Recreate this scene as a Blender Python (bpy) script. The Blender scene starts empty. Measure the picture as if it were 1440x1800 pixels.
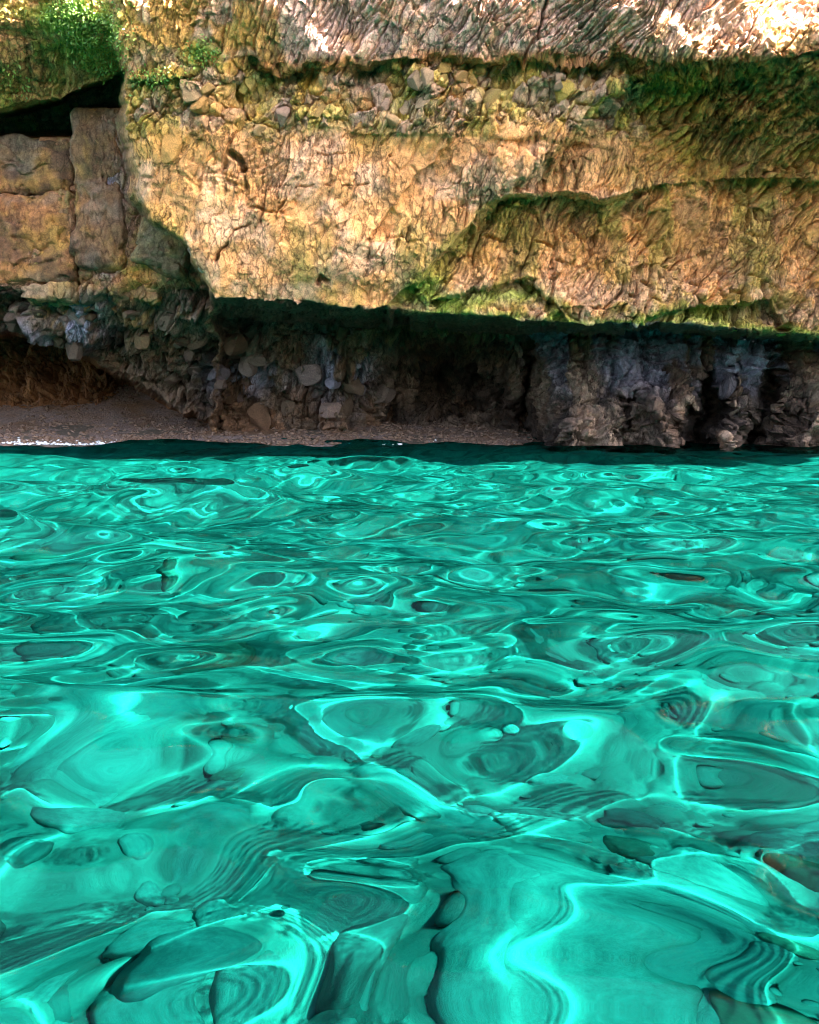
import bpy, bmesh, math, random
import numpy as np

# ------------------------------------------------------------------ camera, sky, sun, exposure
sc = bpy.context.scene
COL = sc.collection
CAMH, FPX, U0, V0 = 0.9, 1500.0, 720.0, 700.0      # eye height; focal length and horizon row in photo pixels
cam = bpy.data.objects.new('camera', bpy.data.cameras.new('camera'))
COL.objects.link(cam)
sc.camera = cam
cam.location = (0, 0, CAMH)
cam.rotation_euler = (math.radians(90), 0, 0)
cam.data.lens = FPX / 1800 * 36
cam.data.shift_y = -(900 - V0) / 1800
cam.data.clip_start = 0.05
cam.data.clip_end = 2000

SUN = np.array((0.52, -0.197, 0.84)); SUN /= np.linalg.norm(SUN)      # direction towards the sun
world = bpy.data.worlds.new('World')
sc.world = world
world.use_nodes = True
wn = world.node_tree
sky = wn.nodes.new('ShaderNodeTexSky')
sky.sky_type = 'NISHITA'
sky.sun_disc = False
sky.sun_elevation = math.asin(SUN[2])
sky.sun_rotation = math.atan2(SUN[0], SUN[1])
sky.dust_density = 5.0
sky.ozone_density = 0.4
wn.links.new(sky.outputs[0], wn.nodes['Background'].inputs[0])
wn.nodes['Background'].inputs[1].default_value = 0.05
sl = bpy.data.lights.new('sun', 'SUN')
sl.energy = 5.0
sl.angle = math.radians(0.5)
sl.color = (1.0, 0.95, 0.87)
sl.cycles.is_caustics_light = True                   # sunlight is focused by the waves onto the seabed
sun = bpy.data.objects.new('sun', sl)
COL.objects.link(sun)
from mathutils import Vector, Matrix
sun.rotation_euler = Vector(SUN).to_track_quat('Z', 'Y').to_euler()
sc.view_settings.view_transform = 'Standard'
sc.view_settings.look = 'None'
sc.view_settings.exposure = 4.65
sc.view_settings.gamma = 1.0
sc.cycles.use_denoising = True
sc.cycles.filter_width = 1.0
sc.cycles.use_adaptive_sampling = True
sc.cycles.adaptive_threshold = 0.025
sc.cycles.max_bounces = 5
sc.cycles.diffuse_bounces = 2
sc.cycles.glossy_bounces = 2
sc.cycles.transmission_bounces = 4
sc.cycles.sample_clamp_indirect = 6
sc.cycles.caustics_reflective = False
sc.cycles.caustics_refractive = True

# ------------------------------------------------------------------ helpers
def S(a, b, x):
    t = np.clip((x - a) / (b - a), 0, 1)
    return t * t * (3 - 2 * t)

def curve(pts, x):
    p = np.array(pts, float)
    return np.interp(x, p[:, 0], p[:, 1])

K1, K2, K3 = np.uint32(374761393), np.uint32(668265263), np.uint32(3266489917)
def mixbits(h, seed):
    h = h + np.uint32((seed * 1274126177) & 0xffffffff)
    h = (h ^ (h >> np.uint32(13))) * np.uint32(1274126177)
    h = (h ^ (h >> np.uint32(16))) * np.uint32(2246822519)
    return h ^ (h >> np.uint32(15))

def hash3(i, j, k, seed=0):
    return mixbits(i.astype(np.uint32) * K1 + j.astype(np.uint32) * K2 + k.astype(np.uint32) * K3, seed)

def rnd(i, j, k, seed=0):
    return (hash3(i, j, k, seed) >> np.uint32(8)).astype(np.float32) / np.float32(0x1000000)

def vnoise(P, seed=0):
    """value noise in -1..1 of an (N,3) array"""
    F = np.floor(P)
    f = (P - F).astype(np.float32)
    f = f * f * f * (f * (f * 6 - 15) + 10)
    I = F.astype(np.int64).astype(np.uint32)
    ax = [(I[:, 0] * K1, 1 - f[:, 0]), ((I[:, 0] + np.uint32(1)) * K1, f[:, 0])]
    ay = [(I[:, 1] * K2, 1 - f[:, 1]), ((I[:, 1] + np.uint32(1)) * K2, f[:, 1])]
    az = [(I[:, 2] * K3, 1 - f[:, 2]), ((I[:, 2] + np.uint32(1)) * K3, f[:, 2])]
    out = np.zeros(len(P), np.float32)
    for hx, wx in ax:
        for hy, wy in ay:
            hxy, wxy = hx + hy, wx * wy
            for hz, wz in az:
                out += wxy * wz * (mixbits(hxy + hz, seed) >> np.uint32(8)).astype(np.float32)
    return out * np.float32(2 / 0x1000000) - 1

def fbm(P, oct=4, seed=0, gain=0.5, lac=2.03):
    a, s, out = 1.0, 1.0, 0
    for o in range(oct):
        out = out + a * vnoise(P * s + 17.3 * o, seed + o)
        a *= gain
        s *= lac
    return out

def voronoi(P, seed=0, jit=0.9):
    """F1, F2, three random numbers of the cell, offset to the cell centre"""
    I = np.floor(P).astype(np.int64)
    f = (P - I).astype(np.float32)
    n = len(P)
    F1 = np.full(n, 99.0, np.float32); F2 = np.full(n, 99.0, np.float32)
    HID = np.zeros(n, np.uint32); OX = np.zeros(n, np.float32); OY = OX.copy(); OZ = OX.copy()
    Iu = I.astype(np.uint32)
    for dx in (-1, 0, 1):
        a = (Iu[:, 0] + np.uint32(dx & 0xffffffff)) * K1
        for dy in (-1, 0, 1):
            b = a + (Iu[:, 1] + np.uint32(dy & 0xffffffff)) * K2
            for dz in (-1, 0, 1):
                h = mixbits(b + (Iu[:, 2] + np.uint32(dz & 0xffffffff)) * K3, seed)
                k = np.float32(jit / 1023); c0 = 0.5 - jit / 2
                ex = (h & np.uint32(1023)).astype(np.float32) * k + np.float32(c0 + dx) - f[:, 0]
                ey = ((h >> np.uint32(10)) & np.uint32(1023)).astype(np.float32) * k + np.float32(c0 + dy) - f[:, 1]
                ez = ((h >> np.uint32(20)) & np.uint32(1023)).astype(np.float32) * k + np.float32(c0 + dz) - f[:, 2]
                r = ex * ex + ey * ey + ez * ez
                m = r < F1
                F2 = np.where(m, F1, np.minimum(F2, r))
                F1 = np.where(m, r, F1); HID = np.where(m, h, HID)
                OX = np.where(m, ex, OX); OY = np.where(m, ey, OY); OZ = np.where(m, ez, OZ)
    R = np.stack([(mixbits(HID, seed + s_) >> np.uint32(8)).astype(np.float32) / np.float32(0x1000000) for s_ in (11, 12, 13)], 1)
    return np.sqrt(F1), np.sqrt(F2), R, np.stack([OX, OY, OZ], 1)

def mesh_grid(name, P, mat, smooth=True, link=True, flip=False):
    n, m = P.shape[:2]
    idx = np.arange(n * m).reshape(n, m)
    f = np.stack([idx[:-1, :-1], idx[:-1, 1:], idx[1:, 1:], idx[1:, :-1]], -1).reshape(-1, 4)
    if flip:
        f = f[:, ::-1]
    me = bpy.data.meshes.new(name)
    me.vertices.add(n * m)
    me.vertices.foreach_set('co', P.reshape(-1).astype(np.float32))
    me.loops.add(f.size)
    me.loops.foreach_set('vertex_index', f.reshape(-1).astype(np.int32))
    me.polygons.add(len(f))
    me.polygons.foreach_set('loop_start', np.arange(0, f.size, 4, dtype=np.int32))
    me.update(calc_edges=True)
    me.polygons.foreach_set('use_smooth', np.full(len(f), smooth))
    me.materials.append(mat)
    o = bpy.data.objects.new(name, me)
    if link:
        COL.objects.link(o)
    return o

def paint(o, rgb, name='rock_colour'):
    a = o.data.color_attributes.new(name, 'FLOAT_COLOR', 'POINT')
    c = np.ones((len(o.data.vertices), 4), np.float32)
    c[:, :3] = np.clip(rgb.reshape(-1, 3), 0, 1)
    a.data.foreach_set('color', c.ravel())

def tag(o, label=None, cat=None, group=None, kind=None):
    for k, v in (('label', label), ('category', cat), ('group', group), ('kind', kind)):
        if v:
            o[k] = v
    return o

def nodes(mat):
    mat.use_nodes = True
    t = mat.node_tree
    return t, t.nodes['Principled BSDF'], t.nodes.new, t.links.new

def rock_material(name, attr=None, scale=1.0, bump=0.5, rough=0.9, vary=0.25, hair=0.45, grain=0.2):
    """rock: colour from the surface's own mineral colours (attribute, or the object's colour), grain and speckle from noise"""
    mat = bpy.data.materials.new(name)
    t, b, N, L = nodes(mat)
    if attr:
        src = N('ShaderNodeAttribute'); src.attribute_name = attr
    else:
        src = N('ShaderNodeObjectInfo')
    tc = N('ShaderNodeTexCoord')
    n1 = N('ShaderNodeTexNoise'); n1.inputs['Scale'].default_value = 9 * scale; n1.inputs['Detail'].default_value = 6; n1.inputs['Roughness'].default_value = 0.65
    n2 = N('ShaderNodeTexNoise'); n2.inputs['Scale'].default_value = 55 * scale; n2.inputs['Detail'].default_value = 4; n2.inputs['Roughness'].default_value = 0.7
    vo = N('ShaderNodeTexVoronoi'); vo.inputs['Scale'].default_value = 30 * scale; vo.feature = 'DISTANCE_TO_EDGE'
    vec = tc.outputs['Object']
    for n in (n1, n2, vo):
        L(vec, n.inputs['Vector'])
    mr = N('ShaderNodeMapRange'); mr.inputs['From Min'].default_value = 0.3; mr.inputs['From Max'].default_value = 0.7
    mr.inputs['To Min'].default_value = 1 - vary; mr.inputs['To Max'].default_value = 1 + vary
    L(n1.outputs['Fac'], mr.inputs['Value'])
    mr2 = N('ShaderNodeMapRange'); mr2.inputs['From Min'].default_value = 0.3; mr2.inputs['From Max'].default_value = 0.7
    mr2.inputs['To Min'].default_value = 1 - grain; mr2.inputs['To Max'].default_value = 1 + grain
    L(n2.outputs['Fac'], mr2.inputs['Value'])
    mul = N('ShaderNodeMath'); mul.operation = 'MULTIPLY'
    L(mr.outputs[0], mul.inputs[0]); L(mr2.outputs[0], mul.inputs[1])
    wv = N('ShaderNodeVectorMath'); wv.operation = 'MULTIPLY_ADD'; wv.inputs[1].default_value = (.16 / scale,) * 3
    L(n1.outputs['Color'], wv.inputs[0]); L(vec, wv.inputs[2])
    mp = N('ShaderNodeMapping'); mp.inputs['Rotation'].default_value = (0, math.radians(32), 0); mp.inputs['Scale'].default_value = (1.5, 1.0, .42)
    L(wv.outputs[0], mp.inputs['Vector']); L(mp.outputs[0], vo.inputs['Vector'])
    n3 = N('ShaderNodeTexNoise'); n3.inputs['Scale'].default_value = 1.7 * scale; n3.inputs['Detail'].default_value = 3
    L(vec, n3.inputs['Vector'])
    pm = N('ShaderNodeMapRange'); pm.inputs['From Min'].default_value = .42; pm.inputs['From Max'].default_value = .62; pm.inputs['To Min'].default_value = .02; pm.inputs['To Max'].default_value = .13
    L(n3.outputs['Fac'], pm.inputs['Value'])
    vo.inputs['Scale'].default_value = 7 * scale
    hc = N('ShaderNodeMapRange'); hc.inputs['From Min'].default_value = .0; hc.inputs['From Max'].default_value = .09
    hc.inputs['To Min'].default_value = hair; hc.inputs['To Max'].default_value = 1
    L(pm.outputs[0], hc.inputs['From Max'])
    L(vo.outputs['Distance'], hc.inputs['Value'])
    mul0 = mul; mul = N('ShaderNodeMath'); mul.operation = 'MULTIPLY'
    L(mul0.outputs[0], mul.inputs[0]); L(hc.outputs[0], mul.inputs[1])
    vm = N('ShaderNodeVectorMath'); vm.operation = 'SCALE'
    L(src.outputs['Color'], vm.inputs[0]); L(mul.outputs[0], vm.inputs['Scale'])
    L(vm.outputs[0], b.inputs['Base Color'])
    b.inputs['Roughness'].default_value = rough
    b.inputs['Specular IOR Level'].default_value = 0.25
    ad = N('ShaderNodeMath'); ad.operation = 'ADD'
    L(n1.outputs['Fac'], ad.inputs[0]); L(n2.outputs['Fac'], ad.inputs[1])
    ad0 = ad; ad = N('ShaderNodeMath'); ad.operation = 'ADD'
    L(ad0.outputs[0], ad.inputs[0]); L(hc.outputs[0], ad.inputs[1])
    bp = N('ShaderNodeBump'); bp.inputs['Strength'].default_value = bump; bp.inputs['Distance'].default_value = 0.03 / scale
    L(ad.outputs[0], bp.inputs['Height']); L(bp.outputs[0], b.inputs['Normal'])
    return mat

M_cliff = rock_material('cliff_rock', 'rock_colour', 1.0, 0.9, .9, .38, .38, .42)
M_block = rock_material('block_rock', 'rock_colour', 1.0, 0.9, .9, .45, .6, .42)
M_seabed = rock_material('seabed_stone', 'rock_colour', .6, 0.2, .85, .25, 1.0, .07)
M_stone = rock_material('loose_rock', None, 1.6, 0.7, .9, .4, .5, .42)
M_boulder = rock_material('seabed_boulder', None, .55, 0.2, 0.8, 0.28, 1.0, .07)

def ray(u, v, D):
    """world point on the vertical plane y = D that stands at photo column u and row v (used to lay out the cliff from measurements)"""
    return np.stack([(u - U0) / FPX * D, D + 0 * u, CAMH + (V0 - v) / FPX * D], -1)

# ------------------------------------------------------------------ cliff
def axis(a, b, lo, hi, fine, coarse):
    out = [a]
    while out[-1] < b:
        x = out[-1]
        d = max(lo - x, x - hi, 0)
        out.append(x + min(coarse, fine + d * 0.06))
    return np.array(out)

us = axis(-520, 1960, -30, 1470, 1.5, 14)
vs = axis(-40, 905, -5, 815, 1.5, 14)
U, V = np.meshgrid(us, vs)
lipA = curve([(-520, 150), (200, 140), (300, 138), (430, 106), (600, 118), (700, 106), (860, 101), (940, 96), (1060, 101), (1085, 82), (1130, 110), (1250, 112), (1330, 97), (1440, 86), (1960, 60)], U)
vLip = curve([(-520, 480), (330, 500), (375, 517), (450, 526), (560, 536), (690, 542), (800, 553), (900, 560), (1000, 566), (1100, 569), (1160, 566), (1250, 573), (1330, 579), (1440, 588), (1960, 612)], U)
uEdge = curve([(-200, 205), (130, 212), (230, 225), (330, 236), (385, 262), (410, 300), (440, 338), (480, 364), (515, 374), (560, 380), (700, 380)], V)

rngw = (fbm(np.stack([U / 60, V / 60, 0 * U], -1).reshape(-1, 3), 3, 5).reshape(U.shape))
rng2 = fbm(np.stack([U / 17, V / 17, 0 * U + 4], -1).reshape(-1, 3), 2, 6).reshape(U.shape)
Uw = U + 16 * rngw + 9 * rng2
wob = rngw * 8 + rng2 * 4                          # edges wander by a few centimetres
# upper mass, leaning out over the beach
Dup = 13.4 - np.clip(550 - V, -60, 900) / 550 * 1.5
b0 = V - lipA - wob
ucut = (0.18 + 0.16 * np.clip(rngw * 1.5, -1, 1)) * (.4 + .6 * S(380, 460, U))
Dup = Dup + ucut * S(-3, 7, b0) - ucut * S(7, 110, b0)
right = S(1020, 1260, U - (V - 110) * 0.15)
Dup = Dup - right * 0.45 * S(190, 60, V) + right * (1.05 * S(90, 300, V) - 0.6 * S(330, 560, V))
Dup = Dup + (0.75 * np.exp(-((U - 1330 - (60 - V) * .8) / 120) ** 2) + .12 * right) * S(115, -70, V)             # the top bed turns back to the sky at the right
# main bulge
Dup = Dup - 0.42 * np.exp(-((U - 560) / 280) ** 2 - ((V - 430) / 150) ** 2)
uD2 = curve([(90, 1160), (230, 1005), (345, 885), (400, 830)], V) + wob
Dup = Dup + 0.42 * S(-8, 26, U - uD2) * S(105, 150, V) * S(352, 330, V) * S(330, 120, U - uD2)
for pts, amt in (([(110, 905), (230, 800), (330, 720), (430, 640)], .16), ([(240, 1010), (330, 935)], .14), ([(120, 640), (230, 570), (340, 520), (440, 500)], .10), ([(360, 1330), (460, 1220), (540, 1160)], .16), ([(350, 1100), (430, 1030), (500, 960)], .14)):
    q_ = U - curve(pts, V) + wob * 1.4
    Dup = Dup + amt * S(-4, 6, q_) * S(60, 8, q_) * S(pts[0][0] - 10, pts[0][0] + 30, V) * S(pts[-1][0] + 10, pts[-1][0] - 30, V)
# recessed panel right of the diagonal edge
uDiag = curve([(200, 980), (330, 895), (345, 880), (430, 800), (490, 742), (541, 690), (620, 600)], V)
vTop = curve([(600, 352), (860, 350), (900, 345), (1000, 340), (1060, 351), (1150, 330), (1300, 320), (1960, 320)], U)
panel = S(-6, 12, U - uDiag + wob * .6) * S(-5, 7, V - vTop - wob * 0.2)
fade = 1 - 0.65 * S(1060, 1200, U)
Dup = Dup + panel * fade * 0.62 - panel * fade * 0.45 * S(380, 560, V)
slab = S(862, 876, U) * S(1062, 1040, U) * S(262, 275, V + wob) * S(350, 344, V)
Dup = Dup - 0.14 * slab
for pts, amt, ext in (([(755, 530), (830, 507), (920, 497), (965, 521), (1000, 562)], 0.28, 55),
                      ([(1120, 566), (1150, 556), (1200, 541), (1290, 535), (1362, 530), (1390, 566)], 0.34, 45),
                      ([(430, 106), (520, 200), (640, 235), (850, 238), (960, 240), (1080, 260)], 0.05, 70)):
    c = curve(pts, U)
    on = S(pts[0][0] - 5, pts[0][0] + 15, U) * S(pts[-1][0] + 5, pts[-1][0] - 15, U)
    Dup = Dup + on * amt * (S(-3, 6, V - c - wob * 0.5) - S(8, ext, V - c))
# left wall, set back beside the bulge
Dl = 14.72 - np.clip(500 - V, -400, 700) / 500 * 0.5 + 0.0 * U
Dl = Dl + 1.3 * S(500, 640, V)
vMoss = curve([(-520, 250), (0, 200), (60, 188), (110, 172), (150, 152), (190, 140), (215, 122)], U)
Dmoss = 12.75 + 1.15 * S(20, 190, V) - 0.35 * S(70, 150, U) * S(120, 30, V)
hole = S(-6, 8, V - vMoss - wob * 0.5) * S(245, 228, V - 0.0 * U) * S(140, 122, U) + S(-6, 8, V - vMoss) * S(205, 182, V) * S(110, 130, U)
Dl = np.where(V < vMoss + 3, Dmoss, Dl) + 2.2 * np.clip(hole, 0, 1)
Dl = Dl + 0.25 * S(214, 226, V) * S(345, 335, V) * S(132, 124, U)
e = S(-12, 10, U - uEdge - wob * 1.2)
Dface = Dl * (1 - e) + Dup * e
# underside of the overhang, then the back wall
Dlip = np.zeros(len(us))
for j in range(len(us)):
    Dlip[j] = np.interp(vLip[0, j] - 4, vs, Dup[:, j])
Dlip = np.convolve(np.pad(Dlip, 8, mode='edge'), np.ones(17) / 17, mode='valid')[None, :]
over = S(368, 392, U - wob)
ceil = Dlip * (V0 - vLip) / np.maximum(V0 - V, 20)
cave = np.exp(-((U - 775) / 95) ** 2) * S(760, 560, V + 0 * U)
Dback = 16.7 + 2.3 * S(585, 730, V) * S(1010, 880, U) - .9 * S(880, 1010, U) + 2.2 * cave * S(575, 640, V) + 3.0 * np.exp(-((U - 775) / 38) ** 2 - ((V - 680) / 46) ** 2)
Dback = Dback - 0.9 * S(600, 760, V) * S(680, 600, U)
# right-hand buttresses and hollows
for uc, w, a in ((1180, 34, 0.55), (1290, 26, 0.45), (1420, 30, 0.5), (1010, 40, 0.35), (880, 20, 0.4), (1540, 40, .5)):
    Dback = Dback - a * np.exp(-((Uw - uc - (V - 700) * 0.08) / w) ** 2) * S(640, 720, V)
for uc, v0, w, a in ((1235, 650, 20, 1.7), (1360, 640, 20, 1.5), (1255, 700, 16, 1.2), (1120, 690, 14, 0.5), (1275, 600, 7, 0.4), (840, 640, 16, 1.2), (925, 600, 14, 1.2), (690, 640, 14, 1.0)):
    Dback = Dback + a * np.exp(-((Uw - uc - (V - 700) * -0.15) / w) ** 2) * S(v0 - 20, v0 + 30, V)
Dback = Dback - 0.55 * S(640, 800, V) * S(930, 1000, U)
under = np.minimum(np.maximum(ceil, Dlip), Dback)
below = over * S(-3, 3, V - vLip - wob * 0.35)
Dlow = Dface * (1 - below) + under * below
# left foot: rubble leaning over a hollow
vG = curve([(-520, 560), (0, 583), (100, 603), (200, 655), (300, 722), (400, 758), (440, 780), (700, 800)], U) + wob * 0.8
lowl = (1 - over)
Dg = Dl + 1.5 * S(540, 760, V)
Dhol = 22.0 - 1.6 * S(600, 720, V) + 1.2 * np.exp(-((U - 250) / 60) ** 2)
Dlow = np.where((V > 480), Dlow * over + lowl * (Dface * (1 - S(500, 540, V)) + Dg * S(500, 540, V)), Dlow)
inh = S(-4, 8, V - vG) * S(400, 330, U)
Dlow = Dlow * (1 - inh) + Dhol * inh
# ledge shadow band above the rubble on the far left
Dlow = Dlow + 0.5 * S(516, 526, V - wob * .5) * S(575, 540, V) * S(75, 50, U)
D = Dlow

B = ray(U, V, D)
def normals(B):
    du = np.gradient(B, axis=1); dv = np.gradient(B, axis=0)
    n = np.cross(du, dv)                             # u to the right, v downwards: towards the camera
    n /= np.linalg.norm(n, axis=-1, keepdims=True) + 1e-9
    n *= np.where(n[..., 1:2] > 0, -1, 1)
    return n
NB = normals(B)
for _ in range(3):                                  # soften the directions in which the relief grows
    NB[1:-1, 1:-1] = (NB[1:-1, 1:-1] + NB[:-2, 1:-1] + NB[2:, 1:-1] + NB[1:-1, :-2] + NB[1:-1, 2:]) / 5
NB = NB * 0.55 + np.array((0, -0.45, 0.0))
NB /= np.linalg.norm(NB, axis=-1, keepdims=True)

P = B.reshape(-1, 3).astype(np.float64)
u, v = U.ravel(), V.ravel()
warp = np.stack([fbm(P * 1.6, 3, 21), fbm(P * 1.6, 3, 22), fbm(P * 1.6, 3, 23)], 1)
Pw = P + warp * 0.09
disp = 0.16 * fbm(P * 0.9, 3, 31)
# region masks
ll = lipA.ravel() + wob.ravel()
mA = S(6, -6, v - ll) * S(190, 260, u)
mB = S(-4, 8, v - ll) * S(250, 205, v + 14 * rngw.ravel()) * S(200, 235, u)
mE = np.clip(S(1040, 1180, u - (v - 110) * 0.3) * S(100, 130, v) * S(370, 300, v), 0, 1)
pan = (panel * over).ravel() * S(1, -1, v - vLip.ravel())
mUp = (e.ravel() * (1 - below.ravel())) * (v < 620)
mC = np.clip(mUp - mA - mB - pan - mE, 0, 1)
mLow = np.clip(below.ravel() + (1 - e.ravel()) * (1 - over.ravel()) * S(480, 520, v), 0, 1)
mLeft = (1 - e.ravel()) * (1 - mLow)
# fractures: beds split into warped, offset slivers with a sharp broken edge on one side
warpf = np.stack([fbm(P * 7.5, 3, 24), fbm(P * 7.5, 3, 25)], 1)
_, _, RC, _ = voronoi(np.stack([Pw[:, 0] / 1.1, Pw[:, 1] / 1.1, Pw[:, 2] / .8], 1), 91)      # joint blocks, each split its own way
def fracture(deg, across, along, seed, crack=0.02, warp=1.0, saw=1.15, step=0.75, cut=0.9):
    a = math.radians(deg) + (RC[:, 0] - .5) * .7
    X_ = P[:, 0] + 0.07 * warp * warp3[:, 0] + 0.012 * warp * warpf[:, 0] + 0.25 * P[:, 1]
    Z_ = P[:, 2] + 0.07 * warp * warp3[:, 2] + 0.012 * warp * warpf[:, 1] + 0.5 * P[:, 1]
    across = across * (.65 + .8 * RC[:, 1]); along = along * (.7 + .7 * RC[:, 2])
    s_ = X_ * np.cos(a) + Z_ * np.sin(a)
    t_ = (-X_ * np.sin(a) + Z_ * np.cos(a)) / across
    t_ = t_ + 0.35 * vnoise(np.stack([s_ / along * 0.7, t_ * 0.5, 0 * s_], 1), seed + 3)
    i_ = np.floor(t_); f_ = t_ - i_
    ii = i_.astype(np.int64); zero = np.zeros_like(ii)
    ln = along * (0.55 + 0.9 * rnd(ii, zero, zero, seed))
    g_ = s_ / ln + 7.7 * rnd(ii, zero, zero, seed + 1)
    j_ = np.floor(g_); jj = j_.astype(np.int64); g_ = g_ - j_
    r0, r1, r2 = rnd(ii, jj, zero, seed + 4), rnd(ii, jj, zero, seed + 5), rnd(ii, jj, zero, seed + 6)
    edge = np.minimum(np.minimum(f_, 1 - f_) * across, np.minimum(g_, 1 - g_) * ln)
    open_ = np.clip(0.35 + 1.3 * vnoise(P * 1.9, seed + 8) + 0.6 * (r2 - .3), 0.0, 1.3)
    h = saw * (0.35 + 0.9 * r1) * (f_ - 0.5) + step * (r0 - 0.5) + 0.5 * (r2 - 0.5) * (g_ - 0.5)
    return h - cut * open_ * (1 - S(crack * .5, crack * 1.5, edge)), r0
warp3 = warp
mD = np.clip(mE + mA, 0, 1)
plain = .12 + .88 * S(-.05, .45, fbm(P * .75 + 40, 3, 48) + .25 * S(330, 230, v))
hA, cA = fracture(56, .16, .52, 141, .022)
disp += hA * (0.062 * mA + .12 * mE + .05 * mB + .03 * pan)
h2, cA2 = fracture(48, .085, .22, 151, .016)
disp += h2 * (0.04 * mA + .05 * mE + .03 * mB + .03 * pan + .006 * mC)
sel = np.nonzero(mB + mA * .3 > 0.01)[0]
hB = np.zeros(len(P)); cB = np.full(len(P), 0.5)
Pn = Pw + .03 * np.stack([warpf[:, 0], warpf[:, 1], warpf[:, 1]], 1)
a_ = math.radians(56); q_ = Pn[sel]
F1, F2, R, OFF = voronoi(np.stack([(q_[:, 0] * math.cos(a_) + q_[:, 2] * math.sin(a_)) / .31, (-q_[:, 0] * math.sin(a_) + q_[:, 2] * math.cos(a_)) / .2, q_[:, 1] / .3], 1), 43, .95)
hB[sel] = S(0, .2, F2 - F1) - 1 + .9 * (R[:, 0] - .5) + ((R[:, 1] - .5) * OFF[:, 0] + (R[:, 2] - .5) * OFF[:, 1]) * 2
cB[sel] = R[:, 1]
disp += hB * 0.085 * mB
patchy = S(-0.3, 0.45, fbm(P * 1.0, 3, 47))
hC, cC = fracture(80, .24, .8, 161, .022, 1.2, .9, .5, .8)
disp += hC * (0.075 * mC * (0.25 + patchy) * plain + .04 * mLeft)
h4, c4 = fracture(72, .085, .3, 171, .016, 1.3)
disp += h4 * (0.026 * mC * patchy * plain + .03 * pan + .015 * mLeft)
h5, cD = fracture(60, .33, .7, 181, .03, 1.2, 1.0, .8)
disp += h5 * (0.12 * pan + .03 * mC)
a_ = math.radians(62)                               # flat broken faces, one plane for each chip
for sc_, sd, amp in ((.34, 231, .10), (.15, 232, .05)):
    q_ = np.stack([(P[:, 0] * math.cos(a_) + P[:, 2] * math.sin(a_)) / (sc_ * 1.5), (-P[:, 0] * math.sin(a_) + P[:, 2] * math.cos(a_)) / (sc_ * .8), P[:, 1] / (sc_ * 1.4)], 1) + .12 * np.stack([warpf[:, 0], warpf[:, 1], warpf[:, 0]], 1)
    F1, F2, R, OFF = voronoi(q_, sd, 1.0)
    hv = .7 * (R[:, 0] - .5) + 1.7 * ((R[:, 1] - .5) * OFF[:, 0] + (R[:, 2] - .5) * OFF[:, 1])
    disp += amp * hv * (.7 * mC * plain + .8 * pan + .7 * mA + .9 * mE + .5 * mB + 1.3 * mLow + .5 * mLeft)
notin = 1 - inh.ravel()
rr = S(900, 1000, u)
h6, cE = fracture(84, .42, .5, 191, .04, 1.4, .8, 1.1)
disp += h6 * mLow * (.24 - .02 * rr)
h7, c7 = fracture(8, .24, .4, 201, .03, 1.3, 1.0, .9)
disp += h7 * (mLow * (.15 - .04 * rr) * (.3 + .7 * notin) + .05 * mLeft)
h8, c8 = fracture(70, .11, .17, 211, .02, 1.4, .9, .9)
disp += h8 * (mLow * .06 + .015 * mLeft)
disp += mLow * 0.22 * fbm(np.stack([P[:, 0] * 2.2, P[:, 1] * 1.2, P[:, 2] * 0.8], 1), 3, 52)
disp += 0.010 * fbm(P * 11, 3, 33) + 0.05 * fbm(P * 2.6, 3, 34) * (0.4 + mLow)

# long joints and bedding cracks
def groove(pts, width, depth):
    global disp
    best = np.full(len(u), 1e9)
    for (a, b), (c, d) in zip(pts[:-1], pts[1:]):
        L2 = (c - a) ** 2 + (d - b) ** 2
        t = np.clip(((u - a) * (c - a) + (v - b) * (d - b)) / L2, 0, 1)
        best = np.minimum(best, np.hypot(u - a - t * (c - a) + wob.ravel() * 0.6, v - b - t * (d - b) + wob.ravel() * 0.6))
    disp = disp - depth * S(width, width * 0.3, best)
for g in (([(965, -10), (945, 60), (925, 95), (912, 116)], 4, .22), ([(560, 271), (620, 268), (690, 272)], 2.2, .07),
          ([(470, 323), (520, 327), (600, 324), (650, 322)], 2.2, .06),
          ([(405, 268), (416, 276), (420, 290)], 9, .30), ([(128, 190), (131, 320), (133, 500)], 5, .35),
          ([(-10, 334), (60, 334), (126, 337)], 4, .28), 
          ([(1318, 300), (1330, 380), (1350, 440)], 4, .14), ([(1370, 370), (1378, 440), (1365, 470)], 4, .12),
          ([(340, 440), (375, 455), (402, 430)], 3.5, .16), ([(402, 430), (410, 405), (440, 395)], 3, .1),
          ([(1010, 285), (1018, 320), (1010, 342)], 3, .12), ([(420, 120), (430, 200), (400, 260), (385, 300)], 4, .12),
          ([(560, 500), (566, 490), (575, 496)], 6, .18)):
    groove(*g)

st = np.linalg.norm(np.gradient(B, axis=0), axis=-1) / np.gradient(V, axis=0) / (D / FPX)
st = np.maximum(st, np.linalg.norm(np.gradient(B, axis=1), axis=-1) / np.gradient(U, axis=1) / (D / FPX))
damp = np.clip(3.0 / np.maximum(st, 1e-3), .22, 1)
for _ in range(4):
    damp[1:-1, 1:-1] = np.minimum(damp[1:-1, 1:-1], (damp[1:-1, 1:-1] + damp[:-2, 1:-1] + damp[2:, 1:-1] + damp[1:-1, :-2] + damp[1:-1, 2:]) / 5)
disp = disp * damp.ravel()
PD = P + NB.reshape(-1, 3) * disp[:, None]

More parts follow.
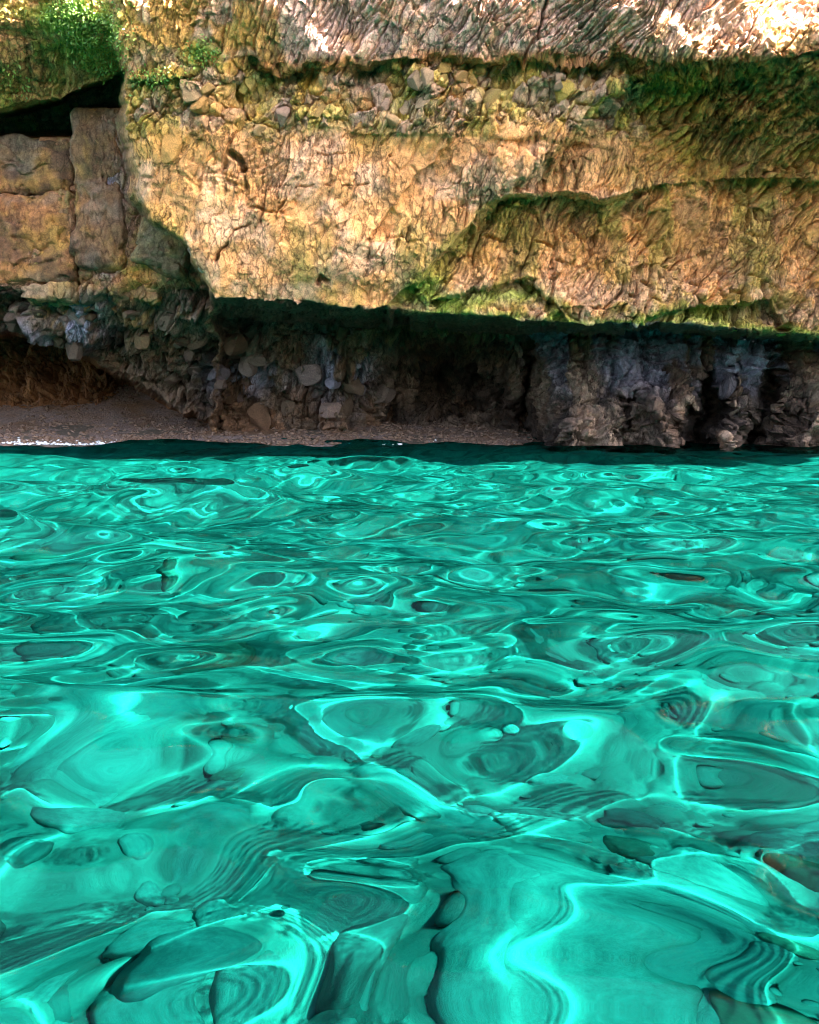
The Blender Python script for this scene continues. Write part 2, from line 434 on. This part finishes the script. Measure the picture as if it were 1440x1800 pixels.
# colours of the stone, some shade of undersides and cave walls painted in: limestone, iron stains, algae, lichens, black wet bands
def hexa(*c): return np.array(c, np.float32)
TAN = hexa(.68, .315, .115); PINK = hexa(.75, .465, .36); ORANGE = hexa(.62, .29, .06); RUST = hexa(.42, .17, .06)
GREEN = hexa(.32, .25, .04); LIME = hexa(.54, .41, .10); MOSS = hexa(.13, .25, .02); YELLOW = hexa(.62, .35, .045)
BROWN = hexa(.26, .13, .07); DARK = hexa(.06, .04, .032); BLUE = hexa(.31, .31, .43); PALE = hexa(.72, .42, .26); GREY = hexa(.25, .175, .13)
n1 = fbm(P * 0.8, 4, 61); n2 = fbm(P * 1.7, 4, 62); n3 = fbm(P * 3.5, 4, 63); n4 = fbm(np.stack([P[:, 0] * 2.2, P[:, 1], P[:, 2] * 0.6], 1), 4, 64)
def G(uc, vc, su, sv): return np.exp(-((u - uc) / su) ** 2 - ((v - vc) / sv) ** 2)
Cc = np.tile(TAN, (len(P), 1))
def mix(col, w):
    global Cc
    w = np.clip(w, 0, 1)[:, None]
    Cc = Cc * (1 - w) + col * w
mix(PALE, 0.6 * S(-.1, .6, n2) * mC)
mix(YELLOW, 0.35 * S(.0, .7, n1) * mC)
mix(ORANGE, 0.55 * S(.1, .8, n3 + .3 * n1) * mC * S(420, 260, u))
mix(PINK, mA * (0.75 + .2 * n2) * S(430, 520, u))
mix(PINK, mA * 0.5 * S(0, .6, n3))
mix(GREEN, mA * 0.45 * S(.1, .6, n2) * S(520, 360, u)); mix(TAN, mA * .5 * S(.1, .6, -n3)); mix(YELLOW, mA * .4 * S(.2, .7, n1 - n3 * .5))
mix(ORANGE, mA * 0.55 * S(.0, .6, n3) * S(960, 1150, u))
mix(LIME, mB * (0.45 + .35 * n2))
mix(YELLOW, mB * S(.0, .7, n3) * 0.6)
mix(GREEN, mB * S(.1, .7, n1) * 0.5)
mix(TAN, mB * S(.0, .6, -n2) * .6); mix(PALE, mB * S(.1, .6, -n3) * .6)
mix(LIME, mB * 0.5 * S(0.55, .9, cB))
mix(PINK, mB * 0.55 * S(0.45, .1, cB))
mix(hexa(.68, .30, .065), mE * .9); mix(GREEN, mE * .1 * S(-.1, .5, n2)); mix(YELLOW, mE * 0.65 * S(-.1, .5, n3)); mix(BROWN, mE * 0.5 * S(.0, .7, n1)); mix(ORANGE, mE * .5 * S(.1, .6, n3 * .5 - n2))
mix(ORANGE, 0.5 * G(1390, 190, 70, 60)); mix(YELLOW, 0.6 * G(1180, 150, 70, 55)); mix(YELLOW, .9 * G(540, 148, 26, 22))
mix(ORANGE, pan * 0.6 * S(-.1, .6, n2)); mix(GREEN, pan * 0.55 * S(0.05, .5, n4)); mix(PALE, pan * 0.65 * S(430, 540, v) * S(-.3, .5, n3))
mix(RUST, pan * 0.4 * S(.2, .7, n3) * S(900, 1250, u))
mix(hexa(.55, .21, .06), mUp * 0.85 * S(24, 4, np.abs(v - ll - 5)) * S(380, 440, u))  # band under the lip painted redder to offset green light off the water
for pts in ([(880, 346), (800, 435), (742, 492), (690, 545)], [(700, 545), (830, 510), (920, 500), (965, 524), (1000, 560)], [(1130, 560), (1200, 545), (1362, 534)]):
    for (a, b), (c, d) in zip(pts[:-1], pts[1:]):
        t = np.clip(((u - a) * (c - a) + (v - b) * (d - b)) / ((c - a) ** 2 + (d - b) ** 2), 0, 1)
        r_ = np.hypot(u - a - t * (c - a) - 10, v - b - t * (d - b) - 8)
        mix(GREEN * .9, 0.6 * S(28, 6, r_ + 18 * n3))
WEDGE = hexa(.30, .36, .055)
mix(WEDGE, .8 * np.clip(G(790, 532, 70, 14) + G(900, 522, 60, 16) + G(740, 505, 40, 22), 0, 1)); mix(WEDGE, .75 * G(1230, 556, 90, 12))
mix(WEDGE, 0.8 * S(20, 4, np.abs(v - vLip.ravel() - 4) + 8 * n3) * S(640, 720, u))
mix(GREEN, 0.45 * S(.2, .7, n4 + .3 * n1) * mC * S(330, 430, v))
# left wall
mix(BROWN * 1.3, mLeft * 0.9); mix(RUST * 1.25, mLeft * 0.6 * S(-.2, .5, n2)); mix(ORANGE, mLeft * 0.6 * S(.1, .6, n2 + n3 * .5) * S(330, 460, v))
mix(GREEN, mLeft * 0.35 * S(.2, .6, n3)); mix(BLUE * 1.3, .6 * mLeft * G(195, 370, 22, 110))
top = mLeft * (v < vMoss.ravel() + 4)
mix(TAN, top * .9); mix(ORANGE, top * .5 * S(0, .6, n2)); mix(GREEN, top * 0.75 * S(-.2, .4, n3)); mix(GREEN * .7, top * .6 * S(70, 140, v))  # underside a darker olive, some of its shade put into the colour
mix(MOSS * 1.3, 0.95 * (G(150, 55, 75, 48) + G(110, 20, 60, 24)) * S(-.5, .1, n3 + .2)); mix(MOSS * 1.3, .85 * G(355, 95, 34, 26) * S(-.4, .2, n3)); mix(GREEN, .7 * G(280, 150, 70, 34))
# lower walls: dark wet rock, with some cave shade painted into the colour
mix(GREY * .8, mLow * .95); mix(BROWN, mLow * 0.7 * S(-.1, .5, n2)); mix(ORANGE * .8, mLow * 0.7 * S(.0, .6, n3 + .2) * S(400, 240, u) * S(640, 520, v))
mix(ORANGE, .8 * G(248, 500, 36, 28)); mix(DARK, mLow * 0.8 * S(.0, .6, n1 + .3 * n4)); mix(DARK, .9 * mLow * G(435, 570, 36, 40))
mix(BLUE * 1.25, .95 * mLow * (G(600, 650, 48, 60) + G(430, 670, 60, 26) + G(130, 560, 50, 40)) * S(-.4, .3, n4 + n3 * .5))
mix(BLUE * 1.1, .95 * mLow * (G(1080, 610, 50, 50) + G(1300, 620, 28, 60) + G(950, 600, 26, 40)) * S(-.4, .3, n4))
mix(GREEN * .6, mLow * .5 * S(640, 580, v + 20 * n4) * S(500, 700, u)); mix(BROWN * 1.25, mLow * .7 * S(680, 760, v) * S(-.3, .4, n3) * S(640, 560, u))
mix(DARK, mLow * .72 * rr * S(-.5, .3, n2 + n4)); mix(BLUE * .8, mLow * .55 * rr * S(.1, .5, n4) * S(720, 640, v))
mix(BROWN * .45, S(12, 50, D.ravel() * 0 + st.ravel() * 8) * mLow * .8 * S(660, 600, v))  # overhang's underside: wet dark rock, painted darker still to hold back green bounce
mix(RUST * .9, inh.ravel() * .75); mix(BROWN * 1.2, inh.ravel() * .4 * S(-.2, .5, n3))
cell = 0.75 + 0.5 * (cA * (mA + mE) + cB * mB + cC * mC * .7 + .35 * 0 + cD * pan + cE * np.clip(mLow + mLeft, 0, 1)) + 0.25 * (1 - np.clip(mA + mE + mB + mC * .7 + pan + mLow + mLeft, 0, 1))
Cc = Cc * np.clip(cell, .6, 1.25)[:, None]

# close the sheet at the top: the ledge above the frame runs back into the hill
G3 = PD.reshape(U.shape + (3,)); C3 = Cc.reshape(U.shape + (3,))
capP, capC = [], []
for k, (dy, dz) in enumerate(((14.0, 5.5), (9.0, 3.2), (5.0, 1.5), (2.2, .5), (.8, .12))):
    row = G3[0].copy(); row[:, 1] += dy; row[:, 2] = row[:, 2] * .5 + row[:, 2].mean() * .5 + dz
    capP.append(row); capC.append(C3[0] * .5 + GREEN * .5)
G3 = np.concatenate([np.array(capP), G3], 0); C3 = np.concatenate([np.array(capC), C3], 0)
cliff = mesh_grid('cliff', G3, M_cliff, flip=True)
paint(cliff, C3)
tag(cliff, 'overhanging tan and green limestone cliff above the cove', None, None, 'structure')
NCAP = 5

GN = normals(G3[NCAP:])
def surf(uu, vv):
    j = int(np.searchsorted(us, uu)); i = int(np.searchsorted(vs, vv))
    return G3[NCAP + i, j], GN[i, j], C3[NCAP + i, j]

# ------------------------------------------------------------------ shapes of loose stones
def stone_mesh(name, seed, sub=3, box=0.0, rough=0.22, mat=None, freq=1.6, facet=0.0):
    bm = bmesh.new()
    bmesh.ops.create_icosphere(bm, subdivisions=sub, radius=1)
    V_ = np.array([w.co[:] for w in bm.verts])
    if box > 0:
        m = np.abs(V_).max(1, keepdims=True)
        V_ = V_ * (1 - box) + V_ / m * box * 0.9
    r = np.random.default_rng(seed)
    if facet > 0:                                    # shear faces, as a broken stone has
        for _ in range(14):
            n = r.normal(size=3); n /= np.linalg.norm(n)
            d = r.uniform(.5, .85)
            k = np.maximum(V_ @ n - d, 0)
            V_ = V_ - facet * k[:, None] * n
    nrm = V_ / np.linalg.norm(V_, axis=1, keepdims=True)
    V_ = V_ + nrm * (rough * fbm(V_ * freq + seed * 7.7, 3, seed))[:, None]
    for w, c in zip(bm.verts, V_):
        w.co = c
    me = bpy.data.meshes.new(name)
    bm.to_mesh(me); bm.free()
    me.polygons.foreach_set('use_smooth', np.full(len(me.polygons), facet < .5))
    me.materials.append(mat)
    return me

chunk_meshes = [stone_mesh('stone', 100 + k, 3, .55, .07, M_stone, 1.4, 1.0) for k in range(12)]
rnd_ = random.Random(4)
def place_stone(uu, vv, w, h, d, sink, lean, parent, name='stone', mesh=None, col=None):
    p, n, c = surf(uu, vv)
    o = bpy.data.objects.new(name, mesh or rnd_.choice(chunk_meshes))
    COL.objects.link(o)
    s = p[1] / FPX
    o.scale = (w * s / 2, d / 2, h * s / 2)
    p = p - n * sink * d
    o.location = p
    o.rotation_euler = (rnd_.uniform(-.3, .3), lean, rnd_.uniform(-.4, .4))
    c = (c if col is None else np.array(col)) * rnd_.uniform(.6, .95)
    o.color = (*[float(x) for x in c], 1)
    o.parent = parent
    return o
# nodules of the second bed, lying obliquely
for k in range(80):
    uu = rnd_.uniform(235, 1090); vv = float(np.interp(uu, us, lipA[0])) + rnd_.uniform(14, 118) - max(0, uu - 900) * .03
    w = 12 + 32 * rnd_.random() ** 1.6
    place_stone(uu, vv, w, w * rnd_.uniform(.9, 1.5), rnd_.uniform(.16, .28), .40, rnd_.uniform(.3, .8), cliff)
# rubble at the foot of the back wall and along the left ledge
for k in range(95):
    if k < 65:
        uu = rnd_.uniform(215, 665); vv = rnd_.uniform(590, 748)
        if vv > 600 + (uu - 120) * .62 or uu > 630 and vv > 720:
            vv = rnd_.uniform(570, 640)
    else:
        uu = rnd_.uniform(5, 320); vv = rnd_.uniform(520, 600)
    w = 14 + 44 * rnd_.random() ** 2
    place_stone(uu, vv, w, w * rnd_.uniform(.6, 1.2), rnd_.uniform(.25, .5), .34, rnd_.uniform(-.5, .5), cliff)

# big squared blocks of the left wall and the broken corner of the bulge
def block(u0, u1, v0, v1, D, depth, seed, col, lean=0.0, label=None):
    bm = bmesh.new(); bmesh.ops.create_icosphere(bm, subdivisions=6, radius=1)
    V_ = np.array([w.co[:] for w in bm.verts])
    n_ = V_.copy()
    V_ = V_ / (np.abs(V_) ** 9).sum(1, keepdims=True) ** (1 / 9)
    half = np.array(((u1 - u0) * D / FPX / 2, depth / 2, (v1 - v0) * D / FPX / 2))
    V_ = V_ * half
    W = V_ + seed * 3.1
    n_ = n_ / half; n_ /= np.linalg.norm(n_, axis=1, keepdims=True)
    F1, F2, R, OFF = voronoi(W * np.array((2.2, 2.2, 3.0)) + .5 * np.stack([fbm(W * 3, 2, 1), fbm(W * 3, 2, 2), fbm(W * 3, 2, 3)], 1), seed)
    dsp = .07 * fbm(W * 1.7, 3, seed) + .022 * fbm(W * 7, 3, seed + 1) + .09 * (R[:, 0] - .5) + .12 * ((R[:, 1] - .5) * OFF[:, 0] + (R[:, 2] - .5) * OFF[:, 2]) - .03 * S(.09, 0, F2 - F1) * (R[:, 2] > .3)
    V_ = V_ + n_ * dsp[:, None]
    for w, c in zip(bm.verts, V_): w.co = c
    me = bpy.data.meshes.new('rock_block'); bm.to_mesh(me); bm.free()
    me.polygons.foreach_set('use_smooth', np.full(len(me.polygons), True))
    me.materials.append(M_block)
    o = bpy.data.objects.new('rock_block', me)
    COL.objects.link(o)
    p = ray(np.array((u0 + u1) / 2), np.array((v0 + v1) / 2), D)
    o.location = p + np.array((0, depth / 2, 0))
    o.rotation_euler = (0, lean, 0)
    k1, k2, k3 = fbm(W * 1.3, 4, seed + 5), fbm(W * 2.6, 4, seed + 6), fbm(W * 2, 4, seed + 7)
    c_ = np.tile(np.array(col), (len(V_), 1))
    for cc, w in ((RUST, .7 * S(-.2, .4, k1)), (ORANGE, .4 * S(.25, .7, k2)), (GREEN, .2 * S(.3, .7, k3)), (DARK, .5 * S(.1, .7, -k1 + .3 * k3)), (GREY, .4 * S(.1, .6, -k2))):
        c_ = c_ * (1 - w[:, None]) + cc * w[:, None]
    paint(o, c_ * (.8 + .4 * R[:, 1:2]))
    o.parent = cliff
    if label: o['label'] = label
    return o
block(-90, 127, 237, 333, 14.55, 1.4, 301, (.17, .085, .045), 0, 'dark brown squared block under the black slit')
block(-90, 131, 339, 497, 14.45, 1.4, 302, (.30, .125, .05), 0, 'rusty brown squared block with orange stains')
block(126, 214, 183, 470, 14.35, 1.2, 303, (.23, .115, .055), .01, 'upright brown pillar of rock beside the black slit')
block(216, 282, 472, 528, 14.75, .9, 304, (.52, .22, .04), .05, 'orange block under the bulge')
block(338, 404, 398, 470, 13.05, .9, 305, (.50, .38, .26), -.35, 'split corner block at the left edge of the bulge')
block(30, 122, 498, 528, 14.5, .9, 306, (.45, .25, .10), 0)
block(240, 330, 395, 470, 14.3, .9, 307, (.28, .19, .09), .35)

# ------------------------------------------------------------------ beach and seabed
def ground(x, y):
    shore = 16.5 + 2.2 * S(1.9, 3.6, x) - 0.2 * S(-3, -8, x) + 0.10 * np.sin(x * 1.1) + .05 * np.sin(x * 2.7)
    d = shore - y
    z = np.where(d < 0, -0.115 * d, -0.30 * d)
    z = np.where(d > 3, -0.9 - (d - 3) * 0.10, z)
    z = np.maximum(z, -1.48 - 0.02 * np.sin(x * .8) - .04 * np.sin(y * .6))
    return z
bx = axis(-40, 40, -4, 4, .024, 2.0)
by = np.concatenate([axis(-40, 7, .6, 7, .022, 2.0)[:-1], axis(7.03, 18.6, 7, 17, .04, 2.0)])
by = np.array(by)
X, Y = np.meshgrid(bx, by)
Q = np.stack([X, Y, 0 * X], -1).reshape(-1, 3)
Z = ground(X, Y)
F1, F2, R, OFF = voronoi(np.stack([Q[:, 0] / .17, Q[:, 1] / .17, 0 * Q[:, 0]], 1), 71)
cob = (np.sqrt(np.clip(1 - (F1 / .72) ** 2, 0, 1)) * (.4 + .6 * R[:, 0])).reshape(X.shape)
G1, G2, R2, _ = voronoi(np.stack([Q[:, 0] / .6, Q[:, 1] / .6, 0 * Q[:, 0] + 3], 1), 72)
big = (np.sqrt(np.clip(1 - (G1 / .6) ** 2, 0, 1)) * (R2[:, 0] > .55) * R2[:, 1]).reshape(X.shape)
amt = S(16.6, 14, Y)
Zs = Z + amt * (0.095 * cob + .16 * big) + .02 * fbm(Q * 2, 3, 73).reshape(X.shape)
seabed = mesh_grid('seabed', np.stack([X, Y, Zs], -1), M_seabed)
base = np.array((.105, .10, .085)) * (0.45 + 1.0 * R[:, 1:2])
base = np.where((big.ravel() > .05)[:, None], np.array((.11, .107, .097)) * (.7 + .5 * R2[:, 2:3]), base)
wet = S(14.8, 16.4, Q[:, 1])[:, None]
base = base * (1 - wet) + np.array((.13, .10, .075)) * wet
paint(seabed, base)
tag(seabed, 'stony pale seabed under the clear water', None, None, 'structure')

M_beach = bpy.data.materials.new('beach_shingle')
t, b, N, L = nodes(M_beach)
tc = N('ShaderNodeTexCoord')
vo = N('ShaderNodeTexVoronoi'); vo.inputs['Scale'].default_value = 34
L(tc.outputs['Object'], vo.inputs['Vector'])
nz = N('ShaderNodeTexNoise'); nz.inputs['Scale'].default_value = 1.3; nz.inputs['Detail'].default_value = 4
L(tc.outputs['Object'], nz.inputs['Vector'])
cr = N('ShaderNodeValToRGB')
cr.color_ramp.elements[0].position = .35; cr.color_ramp.elements[0].color = (.24, .125, .065, 1)
cr.color_ramp.elements[1].position = .65; cr.color_ramp.elements[1].color = (.28, .20, .18, 1)
L(nz.outputs['Fac'], cr.inputs[0])
hs = N('ShaderNodeHueSaturation'); L(cr.outputs[0], hs.inputs['Color'])
sx = N('ShaderNodeSeparateColor'); L(vo.outputs['Color'], sx.inputs[0])
mr = N('ShaderNodeMapRange'); mr.inputs['To Min'].default_value = .6; mr.inputs['To Max'].default_value = 1.4
L(sx.outputs[0], mr.inputs['Value']); L(mr.outputs[0], hs.inputs['Value'])
L(hs.outputs[0], b.inputs['Base Color']); b.inputs['Roughness'].default_value = .75
bp = N('ShaderNodeBump'); bp.inputs['Strength'].default_value = .8; bp.inputs['Distance'].default_value = .02; bp.invert = True
L(vo.outputs['Distance'], bp.inputs['Height']); L(bp.outputs[0], b.inputs['Normal'])
gx = axis(-14, 14, -9, 6, .05, 1); gy = axis(15.9, 26, 15.9, 22, .05, .5)
X, Y = np.meshgrid(gx, gy)
Zb = ground(X, Y) + .012 + .015 * fbm(np.stack([X * 1.5, Y * 1.5, 0 * X], -1).reshape(-1, 3), 3, 75).reshape(X.shape)
Zb = Zb + .55 * S(18.9, 22.5, Y) * S(-1.5, -4.5, X)
beach = mesh_grid('beach', np.stack([X, Y, Zb], -1), M_beach)
tag(beach, 'narrow strip of brown shingle under the overhang', None, None, 'structure')
def beach_z(x, y):
    i = int(np.clip(np.searchsorted(gy, y), 0, len(gy) - 1)); j = int(np.clip(np.searchsorted(gx, x), 0, len(gx) - 1))
    return float(Zb[i, j])

# pebbles strewn over the shingle: far too many to count
import bmesh
def scatter_pebbles(name, n, place, rr, seed, sub=1):
    r = np.random.default_rng(seed)
    bm = bmesh.new(); bmesh.ops.create_icosphere(bm, subdivisions=sub, radius=1)
    v0 = np.array([w.co[:] for w in bm.verts]); f0 = np.array([[w.index for w in f.verts] for f in bm.faces]); bm.free()
    vs_, fs_ = [], []
    for k in range(n):
        x, y, z = place(r)
        s = rr[0] + (rr[1] - rr[0]) * r.random() ** 2.5
        a = r.random() * 6.28
        w = v0 * np.array((1, .75, .5)) * s * (1 + (.25 if sub == 1 else .05) * r.normal(size=v0.shape))
        w = np.stack([w[:, 0] * math.cos(a) - w[:, 1] * math.sin(a), w[:, 0] * math.sin(a) + w[:, 1] * math.cos(a), w[:, 2]], 1)
        vs_.append(w + (x, y, z + s * .2)); fs_.append(f0 + len(v0) * k)
    me = bpy.data.meshes.new(name)
    me.from_pydata(np.concatenate(vs_).tolist(), [], np.concatenate(fs_).tolist())
    me.polygons.foreach_set('use_smooth', np.full(len(me.polygons), True))
    o = bpy.data.objects.new(name, me); COL.objects.link(o)
    return o
def on_beach(r):
    x = r.uniform(-9, 3.2); y = 16.4 + 5.6 * r.random() ** 1.5
    return x, y, beach_z(x, y)
M_peb = rock_material('pebbles', None, 2, .2, .7, .5, .9)
pb = scatter_pebbles('beach_pebbles', 5000, on_beach, (.012, .07), 5)
pb.data.materials.append(M_peb); pb.color = (.19, .12, .085, 1)
tag(pb, 'small brown and mauve pebbles strewn over the strip of shingle', 'pebbles', None, 'stuff')

# ------------------------------------------------------------------ boulders on the seabed
def under(px, py, depth):
    """where a look at photo pixel (px, py) through a calm surface meets the given depth"""
    k = (py - V0) / FPX
    dx = (px - U0) / FPX
    y0 = CAMH / k; x0 = dx * y0
    hz = math.hypot(1, dx)
    th = math.atan2(hz, k)
    tr = math.asin(math.sin(th) / 1.333)
    run = depth * math.tan(tr)
    return x0 + run * dx / hz, y0 + run / hz
boulder_meshes = [stone_mesh('boulder', 200 + k, 4, .25, .17, M_boulder, 1.1, .35) for k in range(10)]
for m_ in boulder_meshes:
    m_.polygons.foreach_set('use_smooth', np.full(len(m_.polygons), True))
rb = random.Random(11)
boulders = []
def boulder(x, y, r, col, label, group=None, flat=.6, rot=None):
    o = bpy.data.objects.new('boulder', rb.choice(boulder_meshes))
    COL.objects.link(o)
    z = float(ground(np.array(x), np.array(y)))
    o.scale = (r * rb.uniform(.85, 1.2), r * rb.uniform(.75, 1.05), r * flat * rb.uniform(.85, 1.2))
    o.location = (x, y, z + r * flat * .28)
    o.rotation_euler = (rb.uniform(-.25, .25), rb.uniform(-.25, .25), rb.uniform(0, 6.28) if rot is None else rot)
    o.color = (*[c * (1 if group else .27) for c in col], 1)
    tag(o, label, 'boulder', group)
    boulders.append((x, y, r))
    return o
pale = (.115, .11, .098)
for px, py, r, col, lab in (
        (650, 1560, .20, (.33, .32, .28), 'dull rounded boulder under the water in the lower middle'),
        (600, 1690, .10, (.42, .41, .37), 'fist sized pale stone just below the dull rounded boulder'),
        (600, 1745, .11, (.46, .45, .40), 'small pale stone at the bottom edge of the picture, left of centre'),
        (400, 1730, .42, (.36, .37, .34), 'broad dark flat boulder under the water at the bottom left'),
        (1100, 1310, .24, (.15, .16, .15), 'nearly black rock under the water right of the middle'),
        (1385, 1392, .20, (.20, .13, .09), 'dark boulder with reddish algae under the water at the right edge'),
        (1330, 1690, .24, (.34, .28, .19), 'brown algae covered boulder under the water at the lower right'),
        (1030, 1640, .40, (.55, .53, .47), 'largest pale flat boulder under the brightest sun streak'),
        (300, 1620, .34, (.52, .51, .45), 'pale oval boulder under the water at the lower left'),
        (60, 1640, .28, (.25, .25, .22), 'dark boulder under the water at the left edge of the picture'),
        (820, 1780, .36, (.56, .55, .49), 'bright pale slab at the bottom edge of the picture'),
        (920, 1350, .42, (.50, .46, .40), 'long pale ledge stone under the water right of the middle')):
    x, y = under(px, py, 1.25); r *= .62
    boulder(x, y, r, col, lab)
tries = 0
while len(boulders) < 300 and tries < 9000:
    tries += 1
    y = 0.9 + 7.0 * rb.random() ** 1.3
    x = rb.uniform(-1, 1) * (0.55 * y + .9)
    r = .06 + .17 * rb.random() ** 2
    if any((x - a) ** 2 + (y - c) ** 2 < (.72 * (r + q)) ** 2 for a, c, q in boulders):
        continue
    g = rb.uniform(.7, 1.2)
    col = [c * g for c in pale]
    if rb.random() < .12:
        col = (.07, .06, .045)
    tone = 'brownish dark' if col[0] / col[2] > 1.4 else ('dull grey' if g < .92 else 'pale grey')
    size = 'small' if r < .11 else ('middling' if r < .17 else 'large')
    side = 'left' if x < -.18 * y else ('right' if x > .18 * y else 'middle')
    zone = 'nearest the viewer' if y < 2.4 else ('in the middle distance' if y < 4.5 else 'well out towards the cliff')
    boulder(x, y, r, col, '%s %s rounded stone on the %s of the seabed, %s' % (size, tone, side, zone), 'stones on the seabed', rb.uniform(.5, .75))

def on_bed(r):
    y = .9 + 4.6 * r.random() ** 1.3
    x = r.uniform(-1, 1) * (.5 * y + .8)
    return x, y, float(ground(np.array(x), np.array(y))) + .02
for k, (n_, c_) in enumerate(((420, (.12, .115, .10)), (220, (.09, .087, .077)))):
    sp = scatter_pebbles('seabed_pebbles', n_, on_bed, (.025, .075), 20 + k, 2)
    sp.data.materials.append(M_boulder); sp.color = (*c_, 1)
    tag(sp, ('paler' if k == 0 else 'darker') + ' small pebbles filling the gaps between the stones of the seabed', 'pebbles', None, 'stuff')

# ------------------------------------------------------------------ water
M_water = bpy.data.materials.new('sea_water')
M_water.use_nodes = True
t = M_water.node_tree; t.nodes.clear(); N = t.nodes.new; L = t.links.new
out = N('ShaderNodeOutputMaterial')
rf = N('ShaderNodeBsdfRefraction'); rf.inputs['IOR'].default_value = 1.333; rf.inputs['Roughness'].default_value = 0
rf.inputs['Color'].default_value = (.075, .555, .525, 1)
gl = N('ShaderNodeBsdfGlossy'); gl.inputs['Roughness'].default_value = 0.0; gl.inputs['Color'].default_value = (.2, .2, .2, 1)
fr = N('ShaderNodeFresnel'); fr.inputs['IOR'].default_value = 1.2
mx = N('ShaderNodeMixShader')
L(fr.outputs[0], mx.inputs[0]); L(rf.outputs[0], mx.inputs[1]); L(gl.outputs[0], mx.inputs[2]); L(mx.outputs[0], out.inputs['Surface'])

wy = axis(-60, 24, .7, 4, .012, 3)
def yaxis():
    o = [-60.0]
    while o[-1] < 24:
        y = o[-1]
        o.append(y + (min(3, .014 + (0.7 - y) * .08) if y < .7 else .012 + .0034 * (y - .7)))
    return np.array(o)
wy = yaxis()
wx = axis(-60, 60, -2.2, 2.2, .014, 3)
wx = np.concatenate([w for w in [wx]])
X, Y = np.meshgrid(wx, wy)
rw = np.random.default_rng(17)
Zw = np.zeros_like(X); Xd = np.zeros_like(X); Yd = np.zeros_like(X)
for i in range(52):
    Lw = .29 * 10 ** (rw.random() * 1.0)
    k = 2 * math.pi / Lw
    th = rw.normal(math.radians(86), .55 if Lw < .9 else .2)
    a = (1 + .7 * max(0, min(1, (Lw - .7) / .8))) * (1.15 if Lw < .5 else 1) * .0035 * (Lw / .4) ** 1.15 * rw.random()
    ph = k * (X * math.cos(th) + Y * math.sin(th)) + rw.random() * 6.28
    Zw += a * np.sin(ph)
    Xd += a * math.cos(th) * np.cos(ph) * .8; Yd += a * math.sin(th) * np.cos(ph) * .8
far = S(40, 15, np.hypot(X, Y))
water = mesh_grid('water', np.stack([X + Xd * far, Y + Yd * far, Zw * far], -1), M_water)
tag(water, 'clear rippling turquoise sea water', None, None, 'structure')
water.cycles.is_caustics_caster = True
for o in sc.objects:
    if o.type == 'MESH' and o.name.split('.')[0] in ('seabed', 'boulder', 'seabed_pebbles'):
        o.cycles.is_caustics_receiver = True

# ------------------------------------------------------------------ small things
# moss and small plants on the shaded brow: uncountable leaves
rm = np.random.default_rng(8)
lv, lf = [], []
spots = [(160, 60, 50, 40, 2200), (110, 20, 50, 18, 700), (355, 95, 26, 18, 500), (275, 140, 50, 14, 500), (190, 105, 22, 36, 600), (20, 150, 40, 40, 250)]
for uc, vc, su, sv, n in spots:
    for k in range(n):
        uu, vv = rm.normal(uc, su * .6), rm.normal(vc, sv * .6)
        if vv < -60 or uu < -300: continue
        p, nn, _ = surf(uu, vv)
        p = p + nn * rm.uniform(.0, .07) + rm.normal(size=3) * .02
        a = rm.normal(size=3); a /= np.linalg.norm(a); a = a + np.array((0, 0, -.3)) + nn * .3
        b_ = np.cross(a, rm.normal(size=3)); b_ /= np.linalg.norm(b_)
        L_ = rm.uniform(.018, .055); w_ = L_ * .32
        i0 = len(lv)
        lv += [p, p + a * L_ * .5 + b_ * w_, p + a * L_, p + a * L_ * .5 - b_ * w_]
        lf.append((i0, i0 + 1, i0 + 2, i0 + 3))
M_leaf = bpy.data.materials.new('moss_leaves')
t, b, N, L = nodes(M_leaf)
ge = N('ShaderNodeNewGeometry'); cr = N('ShaderNodeValToRGB')
cr.color_ramp.elements[0].color = (.05, .13, .012, 1); cr.color_ramp.elements[1].color = (.22, .33, .04, 1)
L(ge.outputs['Random Per Island'], cr.inputs[0]); L(cr.outputs[0], b.inputs['Base Color']); b.inputs['Roughness'].default_value = .6
me = bpy.data.meshes.new('moss'); me.from_pydata([tuple(x) for x in lv], [], lf); me.materials.append(M_leaf)
moss = bpy.data.objects.new('moss', me); COL.objects.link(moss)
tag(moss, 'green moss and small leaves on the upper left brow of the cliff', 'moss', None, 'stuff')

# foam where the ripples break on the shingle
M_foam = bpy.data.materials.new('foam')
t, b, N, L = nodes(M_foam)
b.inputs['Base Color'].default_value = (.8, .8, .82, 1); b.inputs['Roughness'].default_value = .5
rf_ = np.random.default_rng(3)
def on_shore(r):
    while True:
        x = r.uniform(-8.6, 2.4)
        w = 1.0 if -7.9 < x < -5.5 else (.10 if -.9 < x < .6 else .01)
        if r.random() < w: break
    lo_, hi_ = 15.0, 19.0
    for _ in range(24):
        mid = (lo_ + hi_) / 2
        if float(ground(np.array(x), np.array(mid))) < 0.0: lo_ = mid
        else: hi_ = mid
    y = lo_ + abs(r.normal()) * .28 - .1 + .16 * math.sin(x * 2.3) + .08 * math.sin(x * 7.1) - .05
    return x, y, max(.02, float(ground(np.array(x), np.array(y))) + .02)
foam = scatter_pebbles('foam', 260, on_shore, (.012, .05), 9)
foam.data.materials.append(M_foam)
tag(foam, 'thin white line of foam along the edge of the shingle', 'foam', None, 'stuff')
